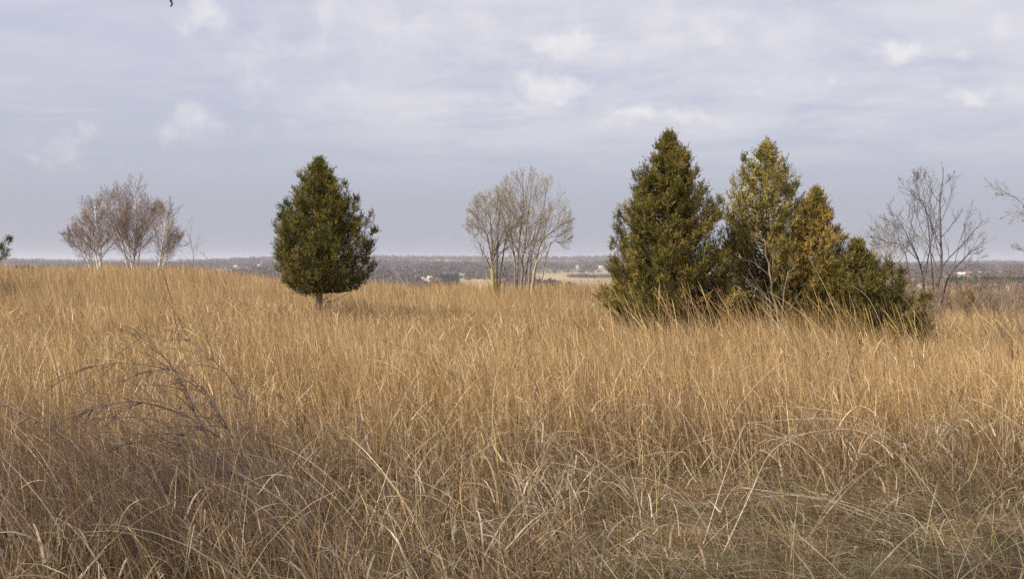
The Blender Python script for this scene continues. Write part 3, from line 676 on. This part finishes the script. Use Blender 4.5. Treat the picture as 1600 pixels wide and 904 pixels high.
bare('birch_tree', 1385, 34, [dict(px=[(1386, 480), (1386, 430), (1384, 395), (1388, 366)], r=.03), dict(px=[(1392, 480), (1396, 440), (1402, 405), (1408, 385)], r=.02)], 22, 'pale small bare birch behind the low spreading cedar', mats=(M_birch, M_twig), levels=LV_G, env=None)
bare('sapling', 1218, 14.2, [dict(px=[(1216, 560), (1214, 500), (1205, 440), (1196, 400), (1192, 372)], r=.017), dict(px=[(1214, 480), (1226, 450), (1233, 425)], r=.009, seg=6), dict(px=[(1213, 478), (1196, 462), (1180, 452)], r=.006, seg=6)], 24,
     'slim pale bare sapling in front of the airy cedar', mats=(M_twig, M_twig), levels=[dict(n=9, ang=.6, ratio=.26, wob=.04, trop=(0, 0, .03), start=.3, rmin=.0018, rr=.4), dict(n=3, ang=.5, ratio=.5, wob=.1, trop=(0, 0, .03), start=.3, seg=4), dict(n=0, ang=.5, ratio=.5, wob=.1, trop=(0, 0, 0), start=.2, seg=3)])

# scrub on the right slope and by the left skyline: one thicket mass plus single bushes
def bush_pts(x, y, hgt, rnd, T, tips, thin=.0035):
    z = float(gh(x, y)); p = np.array([x, y, z-.03])
    for i in range(rnd.randint(4, 7)):
        a = rnd.uniform(0, 6.28); d = nrm(np.array([math.cos(a)*.45, math.sin(a)*.45, 1]))
        grow(T, T, tips, p, d, hgt*rnd.uniform(.6, 1.05), .010, 0, [dict(n=7, ang=.5, ratio=.45, wob=.06, trop=(0, 0, .05), start=.2, rmin=thin), dict(n=4, ang=.5, ratio=.5, wob=.08, trop=(0, 0, .05), start=.2, seg=4), dict(n=0, ang=.5, ratio=.5, wob=.1, trop=(0, 0, 0), start=.2, seg=3)], rnd)
rnd = random.Random(5); T = Tubes()
for i in range(210):
    d = rnd.uniform(26, 110) if i > 70 else rnd.uniform(20, 40); px = rnd.uniform(1375, 1720)
    x = (px-800)/F*d
    bush_pts(x, d, rnd.uniform(.8, 1.6)*(1+.004*(d-25)), rnd, T, [], .0035*max(1, d/24))
v, f = T.arrays(); tag(mesh_obj('scrub_undergrowth', v, f, M_scrub), 'brown leafless scrub thicket filling the slope at the right', 'undergrowth', kind='stuff')
protos = []
for (px, d, h, lab) in [(1585, 12.5, 1.15, 'reddish brown bare bush in the grass at the right edge'), (1545, 16, 1.1, 'brown twiggy bush in the grass below the small yellowish cedar'), (1425, 20, .9, 'grey twiggy bush beside the stems of the right bare tree')]:
    T = Tubes(); g = ground(px, d); root = empty('bare_bush', tuple(g), lab, 'bush')
    bush_pts(g[0], g[1], h, rnd, T, [], .002); T.obj('branches', M_scrub, root)
for (px, d, s, lab) in [(42, 58, .42, 'tiny green bush poking above the far left skyline')]:
    cedar(px, d, [(.2, .5), (.45, .7), (.62, .45), (.72, .05)], int(px), lab, nb=60, pal=PAL_Y if px == 40 else PAL_G, up=.3)

# ------------------------------------------------------------------ trees behind the photographer: they shade the foreground; one twig hangs into view
LV_O = [dict(n=13, ang=.95, ratio=.62, wob=.03, trop=(0, 0, .02), start=.25, prof=(1.05, .6), end=.2, rmin=.0055, rr=.55, stemlv=1),
        dict(n=9, ang=.7, ratio=.5, wob=.08, trop=(0, 0, .03), start=.15, seg=6, rr=.6),
        dict(n=7, ang=.6, ratio=.5, wob=.1, trop=(0, 0, .02), start=.15, seg=5, rr=.6),
        dict(n=2, ang=.6, ratio=.5, wob=.12, trop=(0, 0, 0), start=.2, seg=3, rr=.7),
        dict(n=0, ang=.4, ratio=.5, wob=.1, trop=(0, 0, 0), start=.2, seg=3)]
def behind(x, y, H, seed, label, r=.16, twig=False):
    z = float(gh(x, y)); root = empty('bare_oak', (x, y, z), label, 'tree', None if twig else None); rn = random.Random(seed)
    tr, tw, tips = Tubes(), Tubes(), []
    P = resample([(x, y, z-.1), (x+.1, y, z+H*.35), (x-.05, y+.1, z+H*.7), (x+.1, y+.2, z+H)], 12)
    pr = [dict(q) for q in LV_O]
    # keep the crown out of the camera's view except the hanging twig
    def env(p):
        if p[1] < .3: return True
        top = EYE+.285*p[1]
        return (p[2] > top+.25) or (abs(p[0])/p[1] > .58 )
    pr[0]['env'] = env
    grow(tr, tw, tips, None, None, H, r, 0, pr, rn, pts=P)
    if twig:
        t0 = at(270, 3, 4.0)
        B = resample([(x, y, z+H*.42), (x+1.0, y+1.2, z+H*.5), (t0[0]-.5, 3.4, t0[2]+.75), (t0[0]-.06, 3.9, t0[2]+.30), tuple(at(268.5, -6, 4.0)), tuple(at(272.5, 5, 4.0)), tuple(at(270.3, 11, 4.0))], 24)
        tw.add(B, np.concatenate([np.linspace(.03, .006, 17), np.linspace(.0045, .0030, 8)]), 5)
    tr.obj('trunk', M_bark, root); tw.obj('branches', M_dark, root)
behind(-5.0, .6, 6.4, 61, 'bare tree with one dark hooked twig hanging into the top left of the sky', .15, True)
behind(-2.2, -.9, 6.6, 62, 'broad bare tree standing behind the viewpoint')
behind(1.2, -1.8, 7.0, 63, 'tall bare tree standing behind and to the right of the viewpoint')
behind(-8.4, 1.6, 7.0, 64, 'tall bare tree standing behind and to the left of the viewpoint')

# ------------------------------------------------------------------ foreground canes and stalks that stand out
def plant(name, cat, label, mat, paths, d, part, rr=.0045, seed=0, side=6, sidelen=.22):
    rnd = random.Random(seed); g = ground(paths[0][0][0], d)
    root = empty(name, tuple(g), label, cat)
    for pp in paths:
        T = Tubes(); dd = np.linspace(0, rnd.uniform(-.35, .35), len(pp))
        P = px_path(pp, d, list(dd)); 
        z = float(gh(P[0, 0], P[0, 1]));  P[0, 2] = min(P[0, 2], z+.02)
        Q = resample(P, 16); r = rr*rnd.uniform(.8, 1.2); T.add(Q, np.linspace(r, r*.4, 17), 6)
        for i in range(side):
            t = rnd.uniform(.25, 1); j = int(t*15); dr = nrm(Q[j+1]-Q[j]); dn = deflect(dr, rnd.uniform(.3, .9), rnd.uniform(0, 6.28))
            L = sidelen*rnd.uniform(.3, 1)
            T.add(polyline(Q[j], dn, L, 5, .10, (0, 0, -.12), rnd), np.linspace(r*.45, r*.2, 6), 3)
        T.obj(part, mat, root)
plant('bramble', 'bramble', 'arching dark bramble canes bowing left over the foreground grass', M_cane, [
    [(430, 884), (384, 737), (349, 692), (300, 655), (240, 632), (197, 627), (148, 636), (110, 655)], [(415, 850), (402, 768), (354, 670), (320, 612), (285, 585), (240, 572), (179, 566), (120, 580), (70, 610)],
    [(410, 880), (370, 780), (310, 661), (290, 610), (262, 567), (232, 534), (185, 512)], [(425, 870), (390, 780), (340, 720), (270, 690), (205, 690), (150, 715)],
    [(435, 880), (410, 800), (370, 720), (335, 640), (300, 600), (250, 580), (200, 590), (160, 625)], [(420, 884), (380, 800), (320, 740), (240, 730), (170, 760)],
    [(440, 884), (425, 800), (405, 700), (370, 610), (320, 550), (262, 514)], [(425, 880), (360, 770), (300, 690), (235, 655), (160, 652), (95, 672)]], 5.3, 'cane', .0050, 1, 34, .34)
plant('dead_weed', 'weed', 'dark dead weed stalk leaning out past the left edge', M_cane, [[(192, 838), (160, 770), (120, 700), (76, 668), (35, 645), (-20, 620)]], 5.6, 'stem', .010, 2, 22, .14)
plant('arching_grass', 'grass clump', 'pale straw stems arching left from one clump at lower right', M_straw, [
    [(1449, 768), (1409, 697), (1328, 659), (1261, 654), (1163, 661)], [(1452, 770), (1430, 715), (1370, 665), (1290, 640), (1210, 634)],
    [(1446, 770), (1400, 705), (1340, 672), (1270, 675), (1190, 690)], [(1455, 772), (1445, 730), (1400, 690), (1345, 668)]], 7.0, 'stem', .004, 3, 3, .15)
plant('fallen_grass', 'grass clump', 'thick pale straw bundle lying low across the lower right', M_straw, [
    [(1520, 884), (1418, 817), (1324, 784), (1239, 770), (1149, 737)], [(1500, 878), (1440, 845), (1330, 790), (1210, 768), (1165, 762)], [(1530, 850), (1450, 838), (1380, 815), (1310, 788), (1240, 752)]], 5.9, 'stem', .0055, 4, 4, .2)
plant('dead_weed', 'weed', 'short dark hooked weed stub within the arching straw', M_dark, [[(1327, 735), (1327, 700), (1332, 672), (1346, 648)]], 6.8, 'stem', .005, 5, 2, .06)
plant('arching_grass', 'grass clump', 'single bleached stem rising from the bottom edge and bending right', M_straw, [[(1118, 895), (1172, 777), (1207, 706), (1261, 677), (1328, 668)]], 5.6, 'stem', .0042, 6, 2, .1)
plant('grass_stalk', 'stalk', 'straight pale straw stalk at the lower left corner', M_straw, [[(187, 904), (172, 840), (158, 780), (145, 722)]], 5.1, 'stem', .0038, 7, 2, .06)
plant('dead_weed', 'weed', 'thin dark bowed weed stem crossing the golden grass below the middle grove', M_cane, [[(790, 700), (745, 620), (700, 580), (655, 552), (588, 529)]], 8.6, 'stem', .0035, 8, 5, .16)
plant('dead_weed', 'weed', 'thin dark straight weed stem above the bowed one', M_cane, [[(640, 680), (660, 615), (680, 585), (706, 543)]], 8.6, 'stem', .0030, 9, 3, .08)
plant('grass_stalk', 'stalk', 'long pale leaning straw right of the lone cedar', M_straw, [[(672, 560), (655, 500), (638, 455), (612, 415)]], 13, 'stem', .005, 10, 0)
plant('fallen_grass', 'grass clump', 'pale broad bent blades arching low at the bottom centre', M_straw, [[(600, 895), (660, 850), (740, 820), (800, 805), (870, 800)], [(905, 895), (860, 850), (800, 822), (740, 808)], [(470, 745), (520, 790), (540, 830), (555, 880)][::-1]], 5.5, 'stem', .0045, 11, 4, .16)
wl = [([(100, 600), (160, 600), (240, 560)], 0)]
plant('grass_stalk', 'stalk', 'tall pale straws fanning up in front of the low spreading cedar', M_straw, [[(1350, 590), (1310, 500), (1285, 440), (1262, 400)], [(1420, 600), (1390, 540), (1360, 470), (1330, 445)], [(1300, 600), (1275, 520), (1240, 480), (1200, 455)], [(1250, 600), (1235, 530), (1212, 480), (1160, 430)]], 11.5, 'stem', .0042, 12, 1, .1)

# ------------------------------------------------------------------ far country: woods, farms
def fogforest(name, label, regions, cat):
    VV, FF, CC, o = [], [], [], 0
    for (x, y, hh, ww, pal, q, conifer) in regions:
        n = len(x); z = gh(x, y)
        u = rng.normal(0, 1, (n, q, 3)); u /= np.linalg.norm(u, axis=-1, keepdims=True); u *= rng.uniform(.3, 1, (n, q, 1))**.5
        if conifer:
            tz = rng.uniform(0, 1, (n, q)); rad = (1-tz)**.8
            P = np.stack([x[:, None]+u[..., 0]*ww[:, None]*rad, y[:, None]+u[..., 1]*ww[:, None]*rad, z[:, None]+hh[:, None]*tz], -1)
        else:
            P = np.stack([x[:, None]+u[..., 0]*ww[:, None], y[:, None]+u[..., 1]*ww[:, None], z[:, None]+hh[:, None]*(.52+.48*u[..., 2])], -1)
        s = (hh*rng.uniform(.10, .16, n))[:, None, None]*rng.uniform(.6, 1.4, (n, q, 1))
        a = rng.normal(0, 1, (n, q, 3)); a[..., 2] *= 1.8; a /= np.linalg.norm(a, axis=-1, keepdims=True); b = np.cross(a, rng.normal(0, 1, (n, q, 3))); b /= np.linalg.norm(b, axis=-1, keepdims=True)
        V = np.stack([P-a*s, P+b*s*.7, P+a*s, P-b*s*.7], 2).reshape(-1, 3)
        VV.append(V); FF.append(np.arange(n*q*4).reshape(-1, 4)+o); o += len(V)
        CC.append(np.repeat(pick(np.array(pal), n, var=.10), q*4, 0))
    return tag(mesh_obj(name, np.concatenate(VV), np.concatenate(FF), M_far, colors=np.concatenate(CC)), label, cat, kind='stuff')
def pxd(x, y): return 800+x/y*F
FIELDS = [(905, 1300, 75, 330), (735, 1000, 55, 230), (880, 1720, 95, 90), (1100, 1300, 60, 200), (330, 1700, 60, 150), (410, 1900, 30, 100), (850, 2300, 60, 70), (640, 2100, 50, 80), (1540, 1400, 50, 200), (120, 1500, 90, 200)]
HOUSE_AT = [(671, 437, 1000), (660, 437, 1000), (722.5, 432, 1230), (902, 417.5, 2000), (940, 418, 2000), (368, 416, 1500), (404, 416, 1500), (1500, 428, 800), (1513, 428, 806)]
def seat(px, py, d):
    # the distance at which the ground itself is seen on this row
    return min((abs(float(gh((px-800)/F*q, q))-at(px, py, q)[2])/q, abs(q-d), q) for q in np.arange(max(600, d*.55), d*1.5, 10.))[2]
HD = [(p, seat(p, q, d)) for p, q, d in HOUSE_AT]; print('houses at', HD)
def in_field(x, y):
    p = pxd(x, y); k = np.zeros(len(x), bool)
    for (c, d, w_, l_) in FIELDS: k |= (np.abs(p-c) < w_*(1+.18*np.sin(y/37.))) & (np.abs(y-d) < l_*(1+.15*np.sin(p/13.)))
    return k
PBR = [(.105, .080, .078), (.125, .095, .088), (.09, .074, .076), (.125, .095, .075), (.15, .12, .10), (.10, .09, .065)]
PCN = [(.028, .048, .030), (.038, .060, .036), (.022, .040, .028)]
def scatter(n, r0, r1, half=36):
    x, y = wedge(n, r0, r1, half); k = y > 50; return x[k], y[k]
regs = []
for (n, r0, r1, q, s) in [(3000, 260, 700, 40, .8), (6500, 700, 1400, 30, 1), (13000, 1400, 2400, 22, 1.1), (16000, 2400, 3900, 15, 1.35)]:
    x, y = scatter(n, r0, r1); k = ~in_field(x, y) & (wav(x, y, 260, 17)+rng.normal(0, .3, len(x)) > -.75)
    front = (r0 < 1400) & (np.abs(pxd(x, y)-905) < 85) & (y < 1050)
    front |= (np.abs(pxd(x, y)-735) < 60) & (y < 800)
    k &= ~front
    for (hp, hd) in HD: k &= ~((np.abs(pxd(x, y)-hp) < 6) & (y < hd*1.04) & (y > hd*.75))
    x, y = x[k], y[k]; m = len(x)
    hgt = s*rng.uniform(7, 12, m)*np.where((pxd(x, y) > 1330) & (y < 1500), .55, 1)*np.where((pxd(x, y) > 1330) & (y < 850), .5, 1)
    ev = (wav(x, y, 330, 29) > 1.15) & (rng.random(m) < .8)
    regs.append((x[~ev], y[~ev], hgt[~ev], hgt[~ev]*.55, PBR, q, False)); regs.append((x[ev], y[ev], hgt[ev], hgt[ev]*.3, PCN, q, True))
# hedge strips between the fields
for (p0, p1, d, n) in [(888, 985, 1400, 160), (850, 940, 1620, 60), (690, 800, 1330, 90)]:
    p = rng.uniform(p0, p1, n); y = d+rng.normal(0, 16, n)+(p-p0)*.2; x = (p-800)/F*y
    regs.append((x, y, rng.uniform(3.5, 6, n), rng.uniform(2.5, 4, n), PBR, 26, False))
fogforest('far_woods', 'leafless brown purple woods covering the valley and far hills', regs, 'woods')
n = 460; p = rng.uniform(822, 902, n); y = rng.uniform(800, 990, n)+(p-822)*-.6; x = (p-800)/F*y; h = rng.uniform(6.5, 9.5, n)*np.interp(p, [822, 860, 875, 880, 885, 902], [1, 1, .85, .6, .85, .6])
p2 = rng.uniform(688, 716, 90); y2 = rng.uniform(1050, 1150, 90); x2 = (p2-800)/F*y2; h2 = rng.uniform(8, 11, 90)
p3 = rng.uniform(1470, 1620, 300); y3 = rng.uniform(560, 620, 300); x3 = (p3-800)/F*y3; h3 = rng.uniform(2.0, 3.2, 300)
fogforest('conifer_woods', 'dark green conifer stands in the valley', [(x, y, h, h*.3, PCN, 46, True), (x2, y2, h2, h2*.3, PCN, 40, True), (x3, y3, h3, h3*.4, [(.04, .07, .03), (.06, .08, .035)], 34, True)], 'woods')

def simple_mat(name, c, rough=.7, amt=.12, sc=2.0):
    return mat_bark(name, tuple(v*(1-amt) for v in c), tuple(min(v*(1+amt), .95) for v in c), sc, 1)
M_white = simple_mat('white_siding', (.66, .65, .62)); M_metal = simple_mat('pale_metal_roof', (.62, .63, .65)); M_red = simple_mat('red_barn_boards', (.26, .085, .065)); M_roofd = simple_mat('grey_shingles', (.20, .19, .19)); M_glass = simple_mat('dark_window', (.03, .035, .04))
def box(c, s): 
    c = np.array(c, float); s = np.array(s, float)/2
    v = np.array([[i, j, k] for i in (-1, 1) for j in (-1, 1) for k in (-1, 1)])*s+c
    return v, np.array([[0, 1, 3, 2], [4, 6, 7, 5], [0, 4, 5, 1], [2, 3, 7, 6], [0, 2, 6, 4], [1, 5, 7, 3]])
def house(name, px, py, d, wx, wy, hw, hr, label, cat, wallm, roofm, wins=3, door=True, silo=None, ridge='x'):
    # the distance at which the ground itself is seen on this row
    best = min((abs(float(gh((px-800)/F*q, q))-at(px, py, q)[2])/q, abs(q-d), q) for q in np.arange(max(600, d*.55), d*1.5, 10.))[2]
    k = best/d; d = best; wx, wy, hw, hr = wx*k, wy*k, hw*k, hr*k
    if silo: silo = tuple(v*k for v in silo)
    x, y = (px-800)/F*d, d; z = float(gh(x, y))+.1; gz = z; g = np.array([x, y, z])
    root = empty(name, (x, y, z), label, cat)
    # foundations go down to the ground
    v, f = box((x, y, (z+hw+gz-.5)/2), (wx, wy, z+hw-gz+.5)); mesh_obj('wall', v, f, wallm, root)
    e = .35
    if ridge == 'x':
        a = [(x-wx/2-e, y-wy/2-e, z+hw-.05), (x+wx/2+e, y-wy/2-e, z+hw-.05), (x+wx/2+e, y+wy/2+e, z+hw-.05), (x-wx/2-e, y+wy/2+e, z+hw-.05), (x-wx/2-e, y, z+hw+hr), (x+wx/2+e, y, z+hw+hr)]
        f = [(0, 1, 5, 4), (2, 3, 4, 5), (0, 4, 3, 3), (1, 2, 5, 5), (3, 2, 1, 0)]
    else:
        a = [(x-wx/2-e, y-wy/2-e, z+hw-.05), (x+wx/2+e, y-wy/2-e, z+hw-.05), (x+wx/2+e, y+wy/2+e, z+hw-.05), (x-wx/2-e, y+wy/2+e, z+hw-.05), (x, y-wy/2-e, z+hw+hr), (x, y+wy/2+e, z+hw+hr)]
        f = [(1, 2, 5, 4), (3, 0, 4, 5), (0, 1, 4, 4), (2, 3, 5, 5), (3, 2, 1, 0)]
    me = bpy.data.meshes.new('roof'); me.from_pydata([tuple(np.array(q)-g) for q in a], [], [tuple(dict.fromkeys(q)) for q in f]); me.materials.append(roofm)
    ro = bpy.data.objects.new('roof', me); COL.objects.link(ro); ro.parent = root
    for i in range(wins):
        wxp = x+wx*((i+.5)/wins-.5)*.82; v, f = box((wxp, y-wy/2-.03, z+hw*.6), (.9, .1, 1.1)); mesh_obj('window', v, f, M_glass, root)
    if door: v, f = box((x+wx*.06, y-wy/2-.04, z+1.0), (1.0, .1, 2.0)); mesh_obj('door', v, f, M_roofd, root)
    if silo:
        T = Tubes(); T.add([(x+silo[0], y+1, gz-.5), (x+silo[0], y+1, z+silo[2]*.5), (x+silo[0], y+1, z+silo[2])], [silo[1]]*3, 14)
        T.add([(x+silo[0], y+1, z+silo[2]), (x+silo[0], y+1, z+silo[2]+silo[1]*.6), (x+silo[0], y+1, z+silo[2]+silo[1]*.9)], [silo[1], silo[1]*.7, .05], 14)
        T.obj('silo', wallm, root)
    return root
house('farmhouse', 671, 437, 1000, 3.6, 5, 2.6, 1.2, 'white farmhouse with a pale silo beyond the grass left of the grove', 'house', M_white, M_metal, 2, True, (1.6, 1.3, 4.2))
house('shed', 660, 437, 1000, 1.6, 2.4, 1.7, .7, 'tiny white shed left of the white farmhouse', 'shed', M_white, M_metal, 1, False)
house('cottage', 722.5, 432, 1230, 2.2, 3, 1.5, .8, 'small white cottage above the tan field left of the grove', 'house', M_white, M_metal, 1, False)
house('farmhouse', 902, 417.5, 2000, 5, 6, 2.8, 1.8, 'white farmhouse on the hillside above the tan fields', 'house', M_white, M_white, 3, True, None, 'y')
house('barn', 940, 418, 2000, 10, 6, 1.8, 1.7, 'long white barn on the hillside close to the dense conical cedar', 'barn', M_white, M_metal, 4, False)
house('barn', 368, 416, 1500, 5, 5, 1.2, 1.0, 'low white barn on the hill between birches and lone cedar', 'barn', M_white, M_metal, 2, False)
house('farmhouse', 404, 416, 1500, 3, 4, 1.8, 1.2, 'white farmhouse on the hill just left of the lone cedar', 'house', M_white, M_metal, 2, False)
house('barn', 1500, 428, 800, 7.4, 6, .8, 1.4, 'barn with long bright white roof behind the right bare tree', 'barn', M_white, M_metal, 3, False)
house('barn', 1513, 428, 806, 4.4, 6, 1.0, 1.5, 'red barn beside the white roofed barn', 'barn', M_red, M_red, 2, True)

# ------------------------------------------------------------------ air
m, t, o = mat_new('haze_air')
pv = t.nodes.new('ShaderNodeVolumePrincipled'); pv.inputs['Density'].default_value = .00015; pv.inputs['Color'].default_value = (.78, .84, 1.0, 1); pv.inputs['Anisotropy'].default_value = .2
t.links.new(pv.outputs[0], o.inputs['Volume'])
zmin = float(GZ.min())-1; zmax = 46
v, f = box((0, 0, (zmin+zmax)/2), (14400, 14400, zmax-zmin)); tag(mesh_obj('haze', v, f, m), 'pale haze in the air over the valley', 'haze', kind='stuff')
